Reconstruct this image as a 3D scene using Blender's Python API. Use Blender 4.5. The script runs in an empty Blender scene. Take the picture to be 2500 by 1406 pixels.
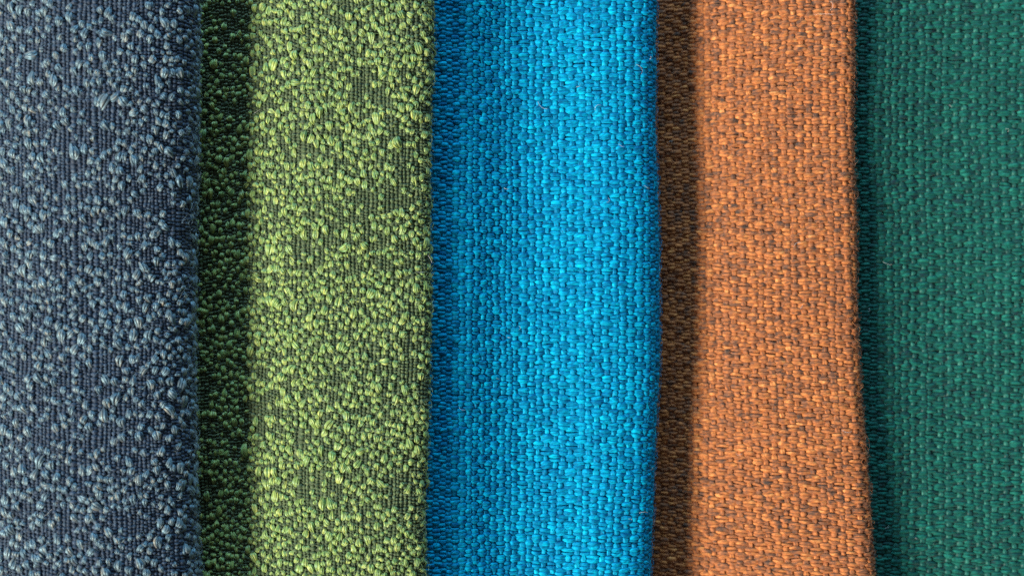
import bpy, math
import numpy as np

sc = bpy.context.scene
MM = 0.001                      # everything below is written in millimetres
rng = np.random.default_rng(7)

# ------------------------------------------------------------------ camera, light, exposure
cam_d = bpy.data.cameras.new('camera')
cam = bpy.data.objects.new('camera', cam_d)
sc.collection.objects.link(cam)
CAM_H = 400.0
TOP = 6.0                      # height of the cloth that fills the frame
cam.location = (0, 0, CAM_H * MM)
cam_d.sensor_width = 36
cam_d.lens = 36 * (CAM_H - TOP) / 250.0
cam_d.clip_start = 0.01
cam_d.clip_end = 20
cam_d.dof.use_dof = True
cam_d.dof.focus_distance = (CAM_H - 6) * MM
cam_d.dof.aperture_fstop = 8.0
sc.camera = cam

world = bpy.data.worlds.new('World')
sc.world = world
world.use_nodes = True
world.node_tree.nodes['Background'].inputs[0].default_value = (0.92, 0.92, 1.0, 1)
world.node_tree.nodes['Background'].inputs[1].default_value = 0.10


def lamp(name, loc, size, power, col, shape='DISK', size_y=None):
    d = bpy.data.lights.new(name, 'AREA')
    d.shape = shape
    d.size = size
    if size_y:
        d.size_y = size_y
    d.energy = power
    d.color = col
    o = bpy.data.objects.new(name, d)
    o.location = loc
    import mathutils
    o.rotation_euler = (-mathutils.Vector(loc)).to_track_quat('-Z', 'Y').to_euler()
    sc.collection.objects.link(o)
    return o


def polar(dist, az, el):
    a, e = math.radians(az), math.radians(el)
    return (dist * math.cos(e) * math.cos(a), dist * math.cos(e) * math.sin(a), dist * math.sin(e))


# warm low light from the left, a little from below the frame; large cool window beyond the top
lamp('key_lamp', polar(3.0, 206, 33.5), 0.80, 205, (1.0, 0.93, 0.83))
lamp('window_lamp', polar(1.8, 86, 15), 0.9, 38, (0.40, 0.71, 1.0), 'RECTANGLE', 0.8)

sc.view_settings.view_transform = 'Standard'
sc.view_settings.look = 'None'
sc.view_settings.exposure = 0.0
sc.view_settings.gamma = 1.0
sc.render.engine = 'CYCLES'
sc.cycles.use_denoising = False
sc.cycles.max_bounces = 6
sc.cycles.sample_clamp_direct = 3.0
sc.cycles.sample_clamp_indirect = 1.0
sc.render.film_transparent = False


# ------------------------------------------------------------------ smooth noise
class Noise2:
    """value noise on a lattice, cubic blend, about -1..1"""
    def __init__(self, seed):
        self.t = np.random.default_rng(seed).uniform(-1, 1, (256, 256))

    def __call__(self, x, y):
        x = np.asarray(x, float); y = np.asarray(y, float)
        xi = np.floor(x).astype(int); yi = np.floor(y).astype(int)
        fx = x - xi; fy = y - yi
        fx = fx * fx * (3 - 2 * fx); fy = fy * fy * (3 - 2 * fy)
        t = self.t
        a = t[xi % 256, yi % 256]; b = t[(xi + 1) % 256, yi % 256]
        c = t[xi % 256, (yi + 1) % 256]; d = t[(xi + 1) % 256, (yi + 1) % 256]
        return (a * (1 - fx) + b * fx) * (1 - fy) + (c * (1 - fx) + d * fx) * fy


# ------------------------------------------------------------------ materials
def yarn_material(name, ramp, rough=0.62, spec=0.3, sheen=0.25, heather=0.30, streak=0.35, bump=0.9,
                  sheen_tint=(1, 1, 1), streak_freq=1.0, spec_tint=(1, 1, 1)):
    m = bpy.data.materials.new(name)
    m.use_nodes = True
    nt = m.node_tree
    N, L = nt.nodes, nt.links
    bs = N['Principled BSDF']
    uv = N.new('ShaderNodeUVMap'); uv.uv_map = 'UVMap'
    sep = N.new('ShaderNodeSeparateXYZ'); L.new(uv.outputs[0], sep.inputs[0])
    info = N.new('ShaderNodeObjectInfo')
    fl = N.new('ShaderNodeMath'); fl.operation = 'FLOOR'; L.new(sep.outputs[1], fl.inputs[0])
    r0 = N.new('ShaderNodeMath'); r0.operation = 'MULTIPLY'; r0.inputs[1].default_value = 517.0
    L.new(info.outputs['Random'], r0.inputs[0])
    idn = N.new('ShaderNodeMath'); idn.operation = 'MULTIPLY_ADD'; idn.inputs[1].default_value = 7.31
    L.new(fl.outputs[0], idn.inputs[0]); L.new(r0.outputs[0], idn.inputs[2])
    # dye variation along the yarn
    us = N.new('ShaderNodeMath'); us.operation = 'MULTIPLY'; us.inputs[1].default_value = heather
    L.new(sep.outputs[0], us.inputs[0])
    c1 = N.new('ShaderNodeCombineXYZ'); L.new(us.outputs[0], c1.inputs[0]); L.new(idn.outputs[0], c1.inputs[1])
    n1 = N.new('ShaderNodeTexNoise'); n1.inputs['Scale'].default_value = 1.0
    n1.inputs['Detail'].default_value = 2.5; n1.inputs['Roughness'].default_value = 0.65
    L.new(c1.outputs[0], n1.inputs['Vector'])
    cr = N.new('ShaderNodeValToRGB')
    el = cr.color_ramp.elements
    el[0].position, el[0].color = ramp[0][0], (*ramp[0][1], 1)
    el[1].position, el[1].color = ramp[-1][0], (*ramp[-1][1], 1)
    for p, c in ramp[1:-1]:
        e = el.new(p); e.color = (*c, 1)
    # fibre streaks: fine round the yarn, long along it, twisted
    us2 = N.new('ShaderNodeMath'); us2.operation = 'MULTIPLY'; us2.inputs[1].default_value = 0.7
    L.new(sep.outputs[0], us2.inputs[0])
    fr = N.new('ShaderNodeMath'); fr.operation = 'FRACT'; L.new(sep.outputs[1], fr.inputs[0])
    tw = N.new('ShaderNodeMath'); tw.operation = 'MULTIPLY_ADD'; tw.inputs[1].default_value = 0.10
    L.new(sep.outputs[0], tw.inputs[0]); L.new(fr.outputs[0], tw.inputs[2])
    vs = N.new('ShaderNodeMath'); vs.operation = 'MULTIPLY'; vs.inputs[1].default_value = streak_freq * 5
    L.new(tw.outputs[0], vs.inputs[0])
    c2 = N.new('ShaderNodeCombineXYZ'); L.new(us2.outputs[0], c2.inputs[0]); L.new(vs.outputs[0], c2.inputs[1]); L.new(idn.outputs[0], c2.inputs[2])
    n2 = N.new('ShaderNodeTexNoise'); n2.inputs['Scale'].default_value = 1.0
    n2.inputs['Detail'].default_value = 3.0; n2.inputs['Roughness'].default_value = 0.6
    L.new(c2.outputs[0], n2.inputs['Vector'])
    # the heather noise is shifted a little by the streaks, so dyed fibres mix inside one yarn
    ad = N.new('ShaderNodeMath'); ad.operation = 'MULTIPLY_ADD'; ad.inputs[1].default_value = streak
    sb = N.new('ShaderNodeMath'); sb.operation = 'SUBTRACT'; sb.inputs[1].default_value = 0.5
    L.new(n2.outputs['Fac'], sb.inputs[0]); L.new(sb.outputs[0], ad.inputs[0]); L.new(n1.outputs['Fac'], ad.inputs[2])
    L.new(ad.outputs[0], cr.inputs['Fac'])
    hsv = N.new('ShaderNodeHueSaturation')
    mr = N.new('ShaderNodeMapRange'); mr.inputs[1].default_value = 0.25; mr.inputs[2].default_value = 0.75
    mr.inputs[3].default_value = 0.5; mr.inputs[4].default_value = 1.4
    L.new(n2.outputs['Fac'], mr.inputs[0]); L.new(mr.outputs[0], hsv.inputs['Value'])
    L.new(cr.outputs['Color'], hsv.inputs['Color'])
    L.new(hsv.outputs['Color'], bs.inputs['Base Color'])
    bp = N.new('ShaderNodeBump'); bp.inputs['Strength'].default_value = bump; bp.inputs['Distance'].default_value = 0.2 * MM
    L.new(n2.outputs['Fac'], bp.inputs['Height']); L.new(bp.outputs[0], bs.inputs['Normal'])
    bs.inputs['Roughness'].default_value = rough
    bs.inputs['Specular IOR Level'].default_value = spec
    bs.inputs['Specular Tint'].default_value = (*spec_tint, 1)
    bs.inputs['Sheen Weight'].default_value = sheen
    bs.inputs['Sheen Roughness'].default_value = 0.45
    bs.inputs['Sheen Tint'].default_value = (*sheen_tint, 1)
    return m


def S(r, g, b):
    f = lambda c: ((c / 255 + 0.055) / 1.055) ** 2.4 if c > 10 else c / 255 / 12.92
    return (f(r), f(g), f(b))


# ------------------------------------------------------------------ cloth surface: a folded sheet
class Cloth:
    """sheet whose cross-section is integrated from its slope angle; runs along y"""
    def __init__(self, ctrl, edge_pts, z0, seed, fold_r, curl=205, wob=0.5, skin=0.6):
        # ctrl: (x px in the frame, slope deg) up to the start of the rounded fold
        xs = np.array([c[0] for c in ctrl]) / 10 - 125
        th = np.array([c[1] for c in ctrl], float)
        step = 0.05
        x, z, t = xs[0], z0, th[0]
        P = [(x, z, math.radians(t))]
        while x < xs[-1]:
            k = np.interp(x, xs, th)
            # smooth the kinks of the control polygon
            k = np.mean(np.interp(x + np.linspace(-3, 3, 13), xs, th))
            a = math.radians(k)
            x += step * math.cos(a); z += step * math.sin(a)
            P.append((x, z, a))
        a0 = P[-1][2]
        n = int(math.radians(curl) * fold_r / step)
        for i in range(n):
            f = (i + 1) / n
            a = a0 - math.radians(curl) * (f ** 1.25)
            x += step * math.cos(a); z += step * math.sin(a)
            P.append((x, z, a))
        for i in range(int(14 / step)):
            a = a + (math.radians(-176) - a) * 0.01
            x += step * math.cos(a); z += step * math.sin(a)
            P.append((x, z, a))
        P = np.array(P)
        ze = P[np.argmax(P[:, 0]), 1]                      # a higher edge looks farther out: bring it to its true place
        k = (CAM_H - ze) / (CAM_H - TOP)
        ex = (np.array([e[1] for e in edge_pts]) / 10 - 125) * k - skin
        ey = (70.3 - np.array([e[0] for e in edge_pts]) / 10) * k
        o = np.argsort(ey)
        self.ey, self.ex = ey[o], ex[o]
        self.xmax = P[:, 0].max()
        self.x0 = P[0, 0]
        # land the fold on the edge seen in the photograph
        sh = self.ex.mean() - self.xmax
        w = np.clip((P[:, 0] - self.x0) / (self.xmax - self.x0), 0, 1)
        P[:, 0] += sh * w
        self.xmax = self.ex.mean()
        self.P = P
        self.s = np.arange(len(P)) * step
        self.len = self.s[-1]
        self.n = Noise2(seed)
        self.wob = wob
        self.s_edge = self.s[np.argmax(P[:, 0])]

    def edge(self, y):
        kern = np.linspace(-6, 6, 9)
        y = np.asarray(y, float)
        return np.mean([np.interp(y + k, self.ey, self.ex) for k in kern], axis=0)

    def at(self, s, y):
        s = np.asarray(s, float); y = np.asarray(y, float)
        x = np.interp(s, self.s, self.P[:, 0]); z = np.interp(s, self.s, self.P[:, 1]); a = np.interp(s, self.s, self.P[:, 2])
        w = np.clip(s / self.s_edge, 0, 1.0)
        w = w * w * (3 - 2 * w)
        dx = (self.edge(y) - self.xmax) * w
        wb = self.wob * (1.3 * self.n(s / 30 + 3.3, y / 48) + 0.5 * self.n(s / 12 + 9.1, y / 19 + 4) + 0.2 * self.n(s / 5 + 2.1, y / 7 + 8))
        nrm = np.stack([-np.sin(a), 0 * a, np.cos(a)], -1)
        tan = np.stack([np.cos(a), 0 * a, np.sin(a)], -1)
        pos = np.stack([x + dx, y, z], -1) + nrm * wb[..., None]
        return pos, nrm, tan


# ------------------------------------------------------------------ mesh writing
def write_mesh(name, V, F, UV, mat):
    """V n x 3 in mm, F m x 4, UV n x 2 per vertex"""
    me = bpy.data.meshes.new(name)
    V = np.ascontiguousarray(V * MM, dtype=np.float32)
    F = np.ascontiguousarray(F, dtype=np.int32)
    me.vertices.add(len(V)); me.vertices.foreach_set('co', V.ravel())
    me.loops.add(F.size); me.loops.foreach_set('vertex_index', F.ravel())
    me.polygons.add(len(F))
    me.polygons.foreach_set('loop_start', np.arange(0, F.size, F.shape[1], dtype=np.int32))
    me.polygons.foreach_set('loop_total', np.full(len(F), F.shape[1], dtype=np.int32))
    me.polygons.foreach_set('use_smooth', np.ones(len(F), dtype=bool))
    uvl = me.uv_layers.new(name='UVMap')
    uvl.data.foreach_set('uv', np.ascontiguousarray(UV[F.ravel()], dtype=np.float32).ravel())
    me.materials.append(mat)
    me.update(calc_edges=True)
    return me


def grid_faces(n, k):
    i = np.arange(n - 1)[:, None] * k
    j = np.arange(k - 1)[None, :]
    a = (i + j)
    return np.stack([a, a + 1, a + k + 1, a + k], -1).reshape(-1, 4)


yr = np.random.default_rng(77)


def yarn(cloth, s, y, h, w, k, along, yid, sides=6):
    """one yarn: half-tube following the sheet at height h, half width w, half height k"""
    pos, nrm, tan = cloth.at(s, y)
    B = np.stack([0 * s, np.ones_like(s), 0 * s], -1) if along == 's' else tan
    if along == 's':
        ph = np.radians(np.linspace(-25, 205, sides))
    else:
        ph = np.radians(np.linspace(205, -25, sides))
    V = (pos + nrm * h[:, None])[:, None, :] + B[:, None, :] * (np.cos(ph)[None, :, None] * w[:, None, None]) \
        + nrm[:, None, :] * (np.sin(ph)[None, :, None] * k[:, None, None])
    V += nrm[:, None, :] * yr.normal(0, 0.035, (len(s), sides, 1)) + B[:, None, :] * yr.normal(0, 0.03, (len(s), sides, 1))
    U = np.zeros((len(s), sides, 2))
    U[..., 0] = (s if along == 's' else y)[:, None]
    U[..., 1] = yid + 0.02 + 0.9 * np.linspace(0, 1, sides)[None, :]
    return V.reshape(-1, 3), grid_faces(len(s), sides), U.reshape(-1, 2)


def link(name, me, parent, kind=None):
    o = bpy.data.objects.new(name, me)
    sc.collection.objects.link(o)
    o.parent = parent
    if kind:
        o['kind'] = kind
    return o


Y0, Y1 = -84.0, 76.0


def backing(cloth, parent, mat, drop):
    s = np.arange(0, cloth.len + 0.01, 0.7)
    y = np.arange(Y0, Y1 + 0.1, 2.0)
    ss, yy = np.meshgrid(s, y, indexing='ij')
    pos, nrm, _ = cloth.at(ss.ravel(), yy.ravel())
    n, k = len(s), len(y)
    top = pos - nrm * drop
    bot = pos - nrm * (drop + 0.5)
    V = np.concatenate([top, bot])
    f = grid_faces(n, k)
    F = [f[:, ::-1], f + n * k]
    i = np.arange(n - 1) * k; m = n * k
    F.append(np.stack([i, i + k, i + k + m, i + m], -1))
    i = i + k - 1
    F.append(np.stack([i + k, i, i + m, i + k + m], -1))
    j = np.arange(k - 1)
    F.append(np.stack([j + 1, j, j + m, j + 1 + m], -1))
    j = j + (n - 1) * k
    F.append(np.stack([j, j + 1, j + 1 + m, j + m], -1))
    UV = np.concatenate([np.stack([ss.ravel(), yy.ravel()], -1)] * 2)
    me = write_mesh('backing', V, np.concatenate(F), UV, mat)
    return link('backing', me, parent)


def swatch(label):
    e = bpy.data.objects.new('fabric_swatch', None)
    e.empty_display_size = 0.01
    sc.collection.objects.link(e)
    e['label'] = label
    e['category'] = 'fabric'
    e['group'] = 'folded fabric swatches overlapping in a row'
    return e


# ------------------------------------------------------------------ plain weave with doubled weft
def weave(cloth, parent, mats, ps_pts, pp, skew, seed, s_from, a_h=0.25):
    """mats: warp, weft, backing.  ps_pts warp spacing along the sheet, pp pitch of a pair of weft strands (mm)"""
    r = np.random.default_rng(seed)
    nz, nz2, nz3 = Noise2(seed + 1), Noise2(seed + 2), Noise2(seed + 3)
    backing(cloth, parent, mats[2], 0.42)
    s_to = cloth.s_edge + 3.2
    pos = [s_from]
    while pos[-1] < s_to:
        pos.append(pos[-1] + np.interp(pos[-1], [p[0] for p in ps_pts], [p[1] for p in ps_pts]))
    ncol = len(pos)
    ps = float(np.mean(np.diff(pos)))
    pos = np.concatenate([[2 * pos[0] - pos[1]], pos, [2 * pos[-1] - pos[-2]]])
    base_s = lambda t: np.interp(t, np.arange(-1, ncol + 1), pos)
    gap = lambda t: np.interp(t, np.arange(-1, ncol), np.diff(pos))
    nrow = int((Y1 - Y0) / pp)
    col_jit = r.normal(0, 0.07 * ps, ncol + 2)
    row_jit = r.normal(0, 0.03 * pp, nrow + 2)
    col_w = r.uniform(0.9, 1.1, ncol + 2)

    def warp_s(i, y):          # where warp i lies
        return base_s(i) + np.interp(i, np.arange(ncol + 2), col_jit) + 0.22 * ps * nz(i * 0.6, y / 6.0) + 0.9 * nz(3.7, y / 45)

    def row_y(j, s):           # where weft pair j lies
        return Y0 + j * pp + np.interp(j, np.arange(nrow + 2), row_jit) + skew(s, Y0 + j * pp) + 0.14 * pp * nz2(s / 5.0, j * 0.35)

    per = 4
    # warp yarns
    for i in range(ncol):
        t = np.arange(0, nrow - 1 + 1e-6, 1.0 / per)         # in rows
        j = t
        s_mid = base_s(i)
        y = Y0 + (j + 0.0) * pp + np.interp(j, np.arange(nrow + 2), row_jit) + skew(s_mid, Y0 + j * pp)
        s = warp_s(i, y)
        c = np.cos(np.pi * (t + i))                           # +1 where the warp lies on top
        bulk = 1 + 0.16 * nz3(i * 3.1, y / 2.1) + 0.14 * nz3(i * 1.7 + 90, y / 11)
        h = a_h * np.tanh(2.6 * (c - 0.42)) - 0.04 + 0.08 * nz3(i * 5.7 + 40, y / 1.6)
        w = (0.72 + 0.10 * c) * col_w[i] * bulk * (gap(i) / 2.2)
        k = (0.31 + 0.04 * c) * bulk
        V, F, U = yarn(cloth, s, y, h, w, k, 'y', i + 500)
        link('warp_yarn', write_mesh('warp_yarn', V, F, U, mats[0]), parent)
    # weft strands, two side by side in every shed
    for j in range(nrow):
        for q in (-1, 1):
            t = np.arange(-0.5, ncol - 0.5 + 1e-6, 1.0 / per)
            yb = row_y(j, base_s(t))
            s = base_s(t) + np.interp(t, np.arange(ncol + 2), col_jit) + 0.22 * ps * nz(t * 0.6, yb / 6.0) + 0.9 * nz(3.7, yb / 45)
            c = -np.cos(np.pi * (t + j))                       # +1 where the weft lies on top
            sid = j * 2 + (q > 0)
            fl = np.floor(t + 0.5)
            bulk = 1 + 0.18 * nz3(s / 2.6, sid * 3.3) + 0.14 * nz3(s / 12 + 33, sid * 1.9) + 0.12 * np.sin(fl * 12.9 + sid * 7.7)
            h = a_h * np.tanh(2.4 * (c + 0.12)) + 0.04 + 0.07 * nz3(s / 1.9 + 60, sid * 4.1)
            half = 0.30 * pp
            fq = np.tanh(2.6 * (c + 0.15))
            w = half * (0.93 + 0.19 * fq) * bulk
            k = (0.31 + 0.04 * c) * bulk
            y = yb + q * pp * (0.258 + 0.045 * fq) + 0.09 * pp * nz2(s / 2.2 + 17, sid * 2.9)
            V, F, U = yarn(cloth, s, y, h, w, k, 's', sid)
            link('weft_yarn', write_mesh('weft_yarn', V, F, U, mats[1]), parent)


# ------------------------------------------------------------------ boucle: fine beaded ground with nubs of loose yarn
def loop_mesh(r, seg=7, strands=4):
    """unit nub: a few plies of yarn arching together out of the cloth, 1 long in y, 1 wide in x, 1 high in z"""
    t = np.linspace(0, 1, seg)
    bend, skew, turn = r.normal(0, 0.16), r.uniform(-0.28, 0.28), r.normal(0, 0.5)
    tt = np.clip(t + skew * np.sin(np.pi * t) * 0.7, 0, 1)
    arch = np.sin(np.pi * tt)
    Vs, Fs, Us = [], [], []
    ph = np.radians(np.linspace(205, -25, 4))
    for m in range(strands):
        a = (m - (strands - 1) / 2) / (strands / 2)                    # -0.75 .. 0.75 across the bundle
        a = a + turn * (t - 0.5) * 0.6 + r.normal(0, 0.06)
        a = np.clip(a, -1.05, 1.05)
        cx = bend * arch + 0.46 * np.sin(a * 1.35) * (0.25 + 0.75 * arch ** 0.7)
        cz = (0.40 + 0.34 * np.cos(a * 1.5)) * arch ** 0.75 - 0.18 + r.normal(0, 0.03)
        rad = (0.17 + r.normal(0, 0.015)) * (0.45 + 0.55 * arch ** 0.6)
        V = np.zeros((seg, 4, 3))
        V[..., 0] = cx[:, None] + np.cos(ph) * rad[:, None]
        V[..., 1] = (t - 0.5)[:, None] * r.uniform(0.88, 1.05) + r.normal(0, 0.03)
        V[..., 2] = cz[:, None] + np.sin(ph) * rad[:, None] * 1.1
        U = np.zeros((seg, 4, 2))
        U[..., 0] = t[:, None] * 2 + m * 5
        U[..., 1] = 0.02 + 0.9 * (m + np.linspace(0, 1, 4)[None, :]) / strands
        Fs.append(grid_faces(seg, 4) + m * seg * 4)
        Vs.append(V.reshape(-1, 3)); Us.append(U.reshape(-1, 2))
    return np.concatenate(Vs), np.concatenate(Fs), np.concatenate(Us)


def boucle(cloth, parent, mats, seed, s_from, s_vis, n_loops, size, pitch=1.06, bead=0.88):
    """mats: ground, loop, backing"""
    r = np.random.default_rng(seed)
    nz, nz2, dn = Noise2(seed + 1), Noise2(seed + 2), Noise2(seed + 3)
    backing(cloth, parent, mats[2], 0.20)
    s_to = cloth.s_edge + 3.0
    # ground: warp yarns of uneven width, each a row of beads where it rises over the hidden weft
    s = s_from
    i = 0
    cols = []
    while s < s_to:
        wdt = pitch * r.choice([0.78, 0.92, 1.0, 1.12, 1.5], p=[.2, .3, .3, .14, .06])
        cols.append((s + wdt / 2, wdt)); s += wdt
    per = 4
    for i, (sc0, wdt) in enumerate(cols):
        ends = np.concatenate([[0], np.cumsum(bead * (1 + 0.25 * (wdt / pitch - 1)) * r.lognormal(0, 0.22, int((Y1 - Y0) / bead * 1.3)))])
        ends = Y0 - 0.5 * (i % 2) * bead + ends[ends < Y1 - Y0]
        nb = len(ends) - 1
        t = np.arange(0, nb + 1e-6, 1.0 / per)
        y = np.interp(t, np.arange(nb + 1), ends)
        amp = r.uniform(0.55, 1.15, nb + 2)[np.floor(t + 1e-6).astype(int)]
        c = np.abs(np.sin(np.pi * t)) ** 0.8 * amp
        jit = 1 + 0.15 * nz2(i * 2.3, t / 1.3)
        ss = sc0 + 0.22 * nz(i * 0.8 + 50, y / 3.0) + 0.5 * nz2(7.7, y / 40)
        h = -0.32 + 0.40 * c * jit + 0.10 * nz(sc0 / 3 + 9, y / 5)
        w = wdt * (0.25 + 0.29 * c) * jit
        k = 0.20 + 0.20 * c
        V, F, U = yarn(cloth, ss, y, h, w, k, 'y', i, sides=5)
        link('warp_yarn', write_mesh('warp_yarn', V, F, U, mats[0]), parent)
    # short weft floats that lie across the ground in broken lines
    Vs, Fs, Us, off = [], [], [], 0
    lv, lf, lu = loop_mesh(np.random.default_rng(1), 6, 2)
    for line in range(34):
        y0 = r.uniform(Y0 + 2, Y1 - 2); a = r.uniform(s_from, cloth.s_edge - 2); n = r.integers(3, 11)
        for q in range(n):
            if r.random() < 0.3:
                continue
            L = r.uniform(1.0, 1.9); W = r.uniform(0.55, 0.8)
            c0 = a + q * 1.75 + r.normal(0, 0.15)
            if c0 > cloth.s_edge + 2:
                break
            ds = lv[:, 1] * L; dy = lv[:, 0] * W
            pos, nrm, _ = cloth.at(c0 + ds, y0 + dy + r.normal(0, 0.08))
            Vs.append(pos + nrm * (lv[:, 2] * 0.55 + 0.12)[:, None]); Fs.append(lf[:, ::-1] + off)
            u = lu.copy(); u[:, 1] += len(Vs); Us.append(u); off += len(lv)
    link('weft_float', write_mesh('weft_float', np.concatenate(Vs), np.concatenate(Fs), np.concatenate(Us), mats[0]), parent, 'stuff')

    # nubs, thrown with a minimum distance into a patchy density
    spots = []
    cell = {}
    tries = 0
    while len(spots) < n_loops and tries < n_loops * 60:
        tries += 1
        s1 = r.uniform(s_from, cloth.s_edge + 3.0); y1 = r.uniform(Y0 + 1, Y1 - 1)
        d = 0.68 + 0.62 * dn(s1 / 9, y1 / 8) + 0.55 * dn(s1 / 3.5 + 30, y1 / 4 + 11) + 0.35 * dn(s1 / 22 + 70, y1 / 2.8 + 5)
        if r.random() > np.clip(d, 0.05, 1):
            continue
        big = float(np.clip(r.lognormal(0, 0.17), 0.76, 1.5))
        W = size * big * r.uniform(0.85, 1.12); L = W * r.uniform(1.3, 2.0) if r.random() < 0.85 else W * r.uniform(0.9, 1.2)
        key = (int(s1 // 3), int(y1 // 3))
        ok = True
        for dx in (-1, 0, 1):
            for dy in (-1, 0, 1):
                for (sa, ya, wa, la) in cell.get((key[0] + dx, key[1] + dy), ()):
                    if ((sa - s1) / (0.46 * (wa + W))) ** 2 + ((ya - y1) / (0.44 * (la + L))) ** 2 < 1:
                        ok = False
        if not ok:
            continue
        cell.setdefault(key, []).append((s1, y1, W, L))
        tilt = r.normal(0, 0.30)
        if r.random() < 0.06:
            tilt += r.uniform(-1.3, 1.3)
        spots.append((s1, y1, W, L, W * r.uniform(0.62, 0.95), tilt, r.normal(0, 0.14)))
    base = [loop_mesh(r) for _ in range(16)]
    meshes = [write_mesh('loop', v / MM * 1.0, f, u, mats[1]) for v, f, u in base]
    import mathutils
    # the 300 that show largest in the frame become single parts, the others one mass
    def seen(k):
        s1, y1, W, L = k[:4]
        a = float(np.interp(s1, cloth.s, cloth.P[:, 2]))
        inside = abs(y1) < 70 and s_vis < s1 < cloth.s_edge
        return W * L * max(math.cos(a), 0) * (1 if inside else 0.01)
    order = sorted(range(len(spots)), key=lambda q: -seen(spots[q]))
    Vs, Fs, Us, off = [], [], [], 0
    for rank, q in enumerate(order):
        s1, y1, W, L, H, tilt, lean = spots[q]
        pos, nrm, tan = cloth.at(np.array([s1]), np.array([y1]))
        pos, nrm, tan = pos[0], nrm[0], tan[0]
        yv = np.array([0, 1.0, 0])
        ca, sa = math.cos(tilt), math.sin(tilt)
        ex = ca * tan + sa * yv; ey = -sa * tan + ca * yv
        ez = nrm + lean * ex; ez /= np.linalg.norm(ez)
        M = np.stack([ex * W, ey * L, ez * H], 1)
        b = r.integers(0, len(base))
        if rank < 300:
            o = link('loop', meshes[b], parent)
            m4 = mathutils.Matrix.Identity(4)
            for rr in range(3):
                for cc in range(3):
                    m4[rr][cc] = M[rr, cc] * MM
                m4[rr][3] = pos[rr] * MM
            o.matrix_local = m4
        else:
            v, f, u = base[b]
            Vs.append(v @ M.T + pos); Fs.append(f + off); off += len(v)
            u2 = u.copy(); u2[:, 1] += rank; Us.append(u2)
    link('loop_pile', write_mesh('loop_pile', np.concatenate(Vs), np.concatenate(Fs), np.concatenate(Us), mats[1]), parent, 'stuff')


# ------------------------------------------------------------------ stray fibres standing off the cloth
def fibres(cloth, parent, mat, seed, n, s_from, length=1.7, rad=0.040, lift=0.75, name='loose_fibre'):
    r = np.random.default_rng(seed)
    Vs, Fs, Us = [], [], []
    seg, off = 5, 0
    tri = np.radians([90, 210, 330])
    for q in range(n):
        edge = r.random() < 0.40
        s0 = cloth.s_edge + r.uniform(-4, 2.5) if edge else r.uniform(s_from, cloth.s_edge)
        y0 = r.uniform(Y0 + 2, Y1 - 2)
        L = length * r.lognormal(0, 0.45); az = r.uniform(0, 2 * np.pi); curl = r.normal(0, 1.6)
        t = np.linspace(0, 1, seg)
        ang = az + curl * t
        ds = np.concatenate([[0], np.cumsum(np.cos(ang[:-1]))]) * L / seg
        dy = np.concatenate([[0], np.cumsum(np.sin(ang[:-1]))]) * L / seg
        pos, nrm, tan = cloth.at(s0 + ds, y0 + dy)
        pos = pos + nrm * (0.45 + lift * r.uniform(0.3, 1.3) * np.sin(np.pi * 0.75 * t))[:, None]
        rr = rad * (1 - 0.6 * t)
        side = np.stack([-np.sin(ang), np.cos(ang), 0 * ang], -1)
        V = pos[:, None] + side[:, None] * (np.cos(tri)[None, :, None] * rr[:, None, None]) + nrm[:, None] * (np.sin(tri)[None, :, None] * rr[:, None, None])
        i = np.arange(seg - 1)[:, None] * 3; j = np.arange(3)[None]
        f = np.stack([i + j, i + (j + 1) % 3, i + 3 + (j + 1) % 3, i + 3 + j], -1).reshape(-1, 4)
        Vs.append(V.reshape(-1, 3)); Fs.append(f + off); off += seg * 3
        Us.append(np.full((seg * 3, 2), 0.3) + [[q * 0.37, q]])
    link(name, write_mesh(name, np.concatenate(Vs), np.concatenate(Fs), np.concatenate(Us), mat), parent, 'stuff')


# ------------------------------------------------------------------ the surface under the swatches
tm = bpy.data.materials.new('table_paint')
tm.use_nodes = True
tn = tm.node_tree
nse = tn.nodes.new('ShaderNodeTexNoise'); nse.inputs['Scale'].default_value = 60
crr = tn.nodes.new('ShaderNodeValToRGB')
crr.color_ramp.elements[0].color = (0.10, 0.095, 0.09, 1); crr.color_ramp.elements[1].color = (0.16, 0.15, 0.14, 1)
tn.links.new(nse.outputs['Fac'], crr.inputs['Fac'])
tn.links.new(crr.outputs['Color'], tn.nodes['Principled BSDF'].inputs['Base Color'])
tn.nodes['Principled BSDF'].inputs['Roughness'].default_value = 0.5
V = np.array([[-170, -100, -28], [170, -100, -28], [170, 100, -28], [-170, 100, -28],
              [-170, -100, -40], [170, -100, -40], [170, 100, -40], [-170, 100, -40]], float)
F = np.array([[0, 1, 2, 3], [7, 6, 5, 4], [0, 4, 5, 1], [1, 5, 6, 2], [2, 6, 7, 3], [3, 7, 4, 0]])
tb = link('table_top', write_mesh('table_top', V, F, V[:, :2], tm), None)
tb.data.polygons.foreach_set('use_smooth', [False] * 6)
tb['kind'] = 'structure'
tb['label'] = 'plain dark surface under the fabric swatches'

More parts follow.
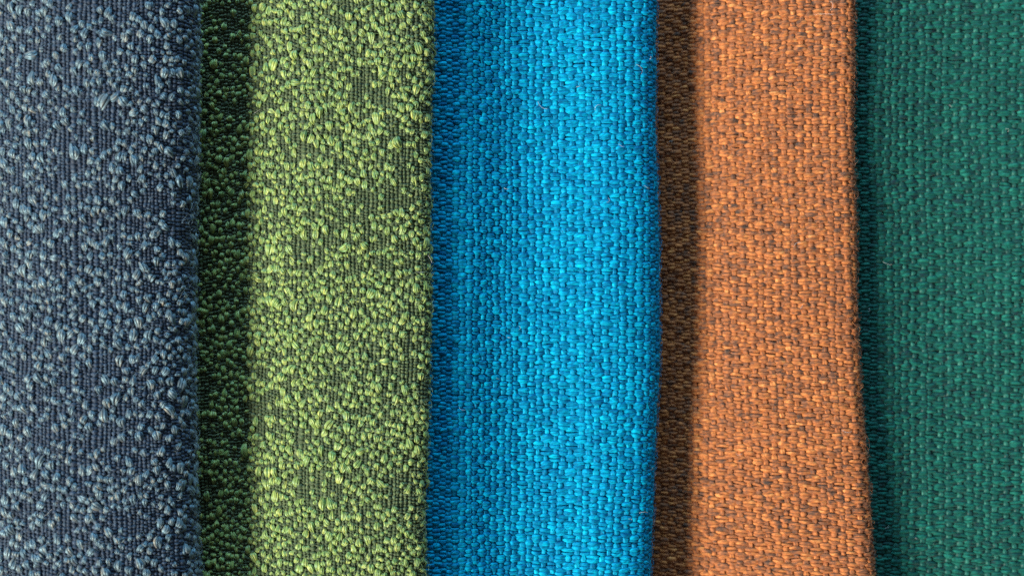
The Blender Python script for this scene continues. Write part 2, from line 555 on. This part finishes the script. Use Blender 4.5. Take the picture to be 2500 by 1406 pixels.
# ------------------------------------------------------------------ 1 navy boucle
navy_c = Cloth([(-160, 22), (0, 15), (100, 10), (220, 0), (320, -8), (400, -18), (435, -24)],
               [(-100, 489), (0, 489), (300, 489), (700, 488), (1106, 487), (1250, 490), (1406, 496), (1500, 499)], 16.0, 11, 6.5, skin=0.8)
navy = swatch('navy blue boucle fabric with pale blue nubs, leftmost of the folded swatches')
navy_ground = yarn_material('navy_ground_yarn', [(0.3, S(32, 51, 73)), (0.55, S(48, 71, 94)), (0.72, S(76, 97, 114))], rough=0.55, spec=0.35, heather=0.5)
navy_loop = yarn_material('navy_loop_yarn', [(0.28, S(62, 92, 114)), (0.5, S(98, 120, 132)), (0.64, S(130, 132, 126)), (0.78, S(170, 152, 124))], rough=0.42, spec=1.0, spec_tint=(.55, .9, 1), sheen=0.4, streak_freq=0.9, bump=1.0, sheen_tint=(.6, .85, 1))
navy_back = yarn_material('navy_backing', [(0.3, S(34, 48, 68)), (0.7, S(50, 66, 86))])
boucle(navy_c, navy, (navy_ground, navy_loop, navy_back), 101, 9.0, 17, 1850, 1.38)
fibres(navy_c, navy, navy_loop, 901, 1500, 9)

# ------------------------------------------------------------------ 2 green boucle
green_c = Cloth([(405, 0), (460, 8), (500, 19), (600, 24), (680, 21), (780, 13), (880, 8), (960, 2), (1000, -4), (1030, -13)],
                [(-100, 1058), (0, 1059), (100, 1061), (250, 1057), (600, 1058), (730, 1061), (900, 1056), (1106, 1048), (1220, 1042), (1406, 1046), (1500, 1048)], 0.6, 22, 2.6, skin=0.8)
green = swatch('moss green boucle fabric with yellow green nubs, beside the navy swatch')
green_ground = yarn_material('green_ground_yarn', [(0.3, S(54, 74, 47)), (0.55, S(78, 98, 62)), (0.72, S(112, 128, 88))], rough=0.55, spec=0.3, heather=0.5)
green_loop = yarn_material('green_loop_yarn', [(0.3, S(96, 134, 68)), (0.5, S(136, 161, 82)), (0.7, S(180, 184, 92))], rough=0.45, spec=0.8, spec_tint=(.7, 1, .85), sheen=0.4, streak_freq=0.9, bump=1.0, sheen_tint=(.7, 1, .85))
green_back = yarn_material('green_backing', [(0.3, S(56, 72, 46)), (0.7, S(76, 92, 60))])
boucle(green_c, green, (green_ground, green_loop, green_back), 202, 4.0, 9, 2750, 1.28)
fibres(green_c, green, green_loop, 902, 1500, 6)

# ------------------------------------------------------------------ 3 bright blue plain weave
blue_c = Cloth([(960, 10), (1025, 12), (1055, -5), (1100, -12), (1140, -23), (1170, -30), (1210, -24), (1260, -15), (1310, -7), (1360, 0), (1400, 3), (1450, 0), (1510, -9), (1564, -21)],
               [(-100, 1609), (0, 1608), (100, 1604), (300, 1604), (600, 1611), (900, 1611), (1106, 1604), (1250, 1598), (1406, 1589), (1500, 1582)], 6.6, 33, 5.2)
blue = swatch('bright turquoise blue woven fabric, between the green and the orange swatches')
bl = [(0.28, S(0, 98, 146)), (0.5, S(0, 145, 190)), (0.72, S(0, 186, 220))]
blue_warp = yarn_material('blue_warp_yarn', [(p, c) for p, c in bl], rough=0.6, spec=0.12, sheen=0.1, heather=0.35, sheen_tint=(.1, .8, 1))
blue_weft = yarn_material('blue_weft_yarn', [(p, c) for p, c in bl], rough=0.7, spec=0.08, sheen=0.1, heather=0.30, sheen_tint=(.1, .8, 1))
blue_back = yarn_material('blue_backing', [(0.3, S(0, 70, 110)), (0.7, S(0, 96, 140))])
weave(blue_c, blue, (blue_warp, blue_weft, blue_back), ((8, 1.6), (22, 1.75), (38, 2.0), (48, 2.1)), 1.64, lambda s, y: -0.01 * s + 0.8 * np.sin(y / 40.0) * (s / 55), 303, 4.0)
fibres(blue_c, blue, blue_weft, 903, 2600, 6)

# ------------------------------------------------------------------ 4 burnt orange melange weave
orange_c = Cloth([(1520, 0), (1580, 10), (1640, 18), (1740, 18), (1840, 12), (1940, 8), (2030, 4), (2072, 0)],
                 [(-100, 2090), (0, 2089), (300, 2087), (500, 2090), (800, 2094), (950, 2101), (1106, 2112), (1300, 2124), (1406, 2136), (1500, 2146)], -18.9, 44, 2.4)
orange = swatch('burnt orange woven fabric flecked with brown, beside the dark green swatch')
orr = [(0.28, S(82, 68, 60)), (0.38, S(128, 88, 66)), (0.50, S(170, 105, 65)), (0.62, S(193, 120, 67)), (0.74, S(216, 148, 88))]
orange_warp = yarn_material('orange_warp_yarn', orr, rough=0.65, spec=0.15, sheen=0.12, heather=0.35, streak=0.5)
orange_weft = yarn_material('orange_weft_yarn', orr, rough=0.72, spec=0.12, sheen=0.12, heather=0.32, streak=0.6)
orange_back = yarn_material('orange_backing', [(0.3, S(84, 50, 34)), (0.7, S(120, 70, 40))])
weave(orange_c, orange, (orange_warp, orange_weft, orange_back), ((6, 1.9), (30, 2.1)), 1.5, lambda s, y: -0.03 * s + 0.045 * s * np.clip(y / 60, -1, 1), 404, 4.0)
fibres(orange_c, orange, orange_weft, 904, 2600, 6)

# ------------------------------------------------------------------ 5 dark green weave
teal_c = Cloth([(2000, 8), (2060, 4), (2100, -3), (2140, -9), (2180, -17), (2220, -15), (2280, -8), (2350, -2), (2420, 1), (2550, -2), (2660, -8)],
               [(-100, 2700), (1500, 2700)], -13.9, 55, 4.5)
teal = swatch('dark forest green woven fabric, rightmost of the swatches')
tl = [(0.27, S(26, 50, 58)), (0.40, S(15, 75, 70)), (0.58, S(14, 99, 86)), (0.74, S(36, 124, 107))]
teal_warp = yarn_material('teal_warp_yarn', [(0.3, S(18, 72, 68)), (0.5, S(22, 94, 85)), (0.7, S(44, 118, 104))], rough=0.5, spec=0.3, sheen=0.12, heather=0.35, streak=0.5)
teal_weft = yarn_material('teal_weft_yarn', tl, rough=0.65, spec=0.15, sheen=0.12, heather=0.32, streak=0.5)
teal_back = yarn_material('teal_backing', [(0.3, S(10, 40, 40)), (0.7, S(16, 56, 52))])
weave(teal_c, teal, (teal_warp, teal_weft, teal_back), ((8, 1.9), (30, 2.15)), 1.5, lambda s, y: -0.03 * s + 0.05 * s * np.clip(y / 70, -1, 1), 505, 4.0)
fibres(teal_c, teal, teal_weft, 905, 2200, 6)

# ------------------------------------------------------------------ pale lint caught in the cloth
lint = yarn_material('lint_fibre', [(0.3, S(190, 192, 190)), (0.7, S(225, 225, 220))], rough=0.6, spec=0.3)
for c_, p_, n_, sd in ((navy_c, navy, 10, 1), (green_c, green, 6, 2), (blue_c, blue, 26, 3), (orange_c, orange, 12, 4), (teal_c, teal, 16, 5)):
    fibres(c_, p_, lint, 950 + sd, n_, 8, length=2.4, rad=0.05, lift=0.8, name='lint')
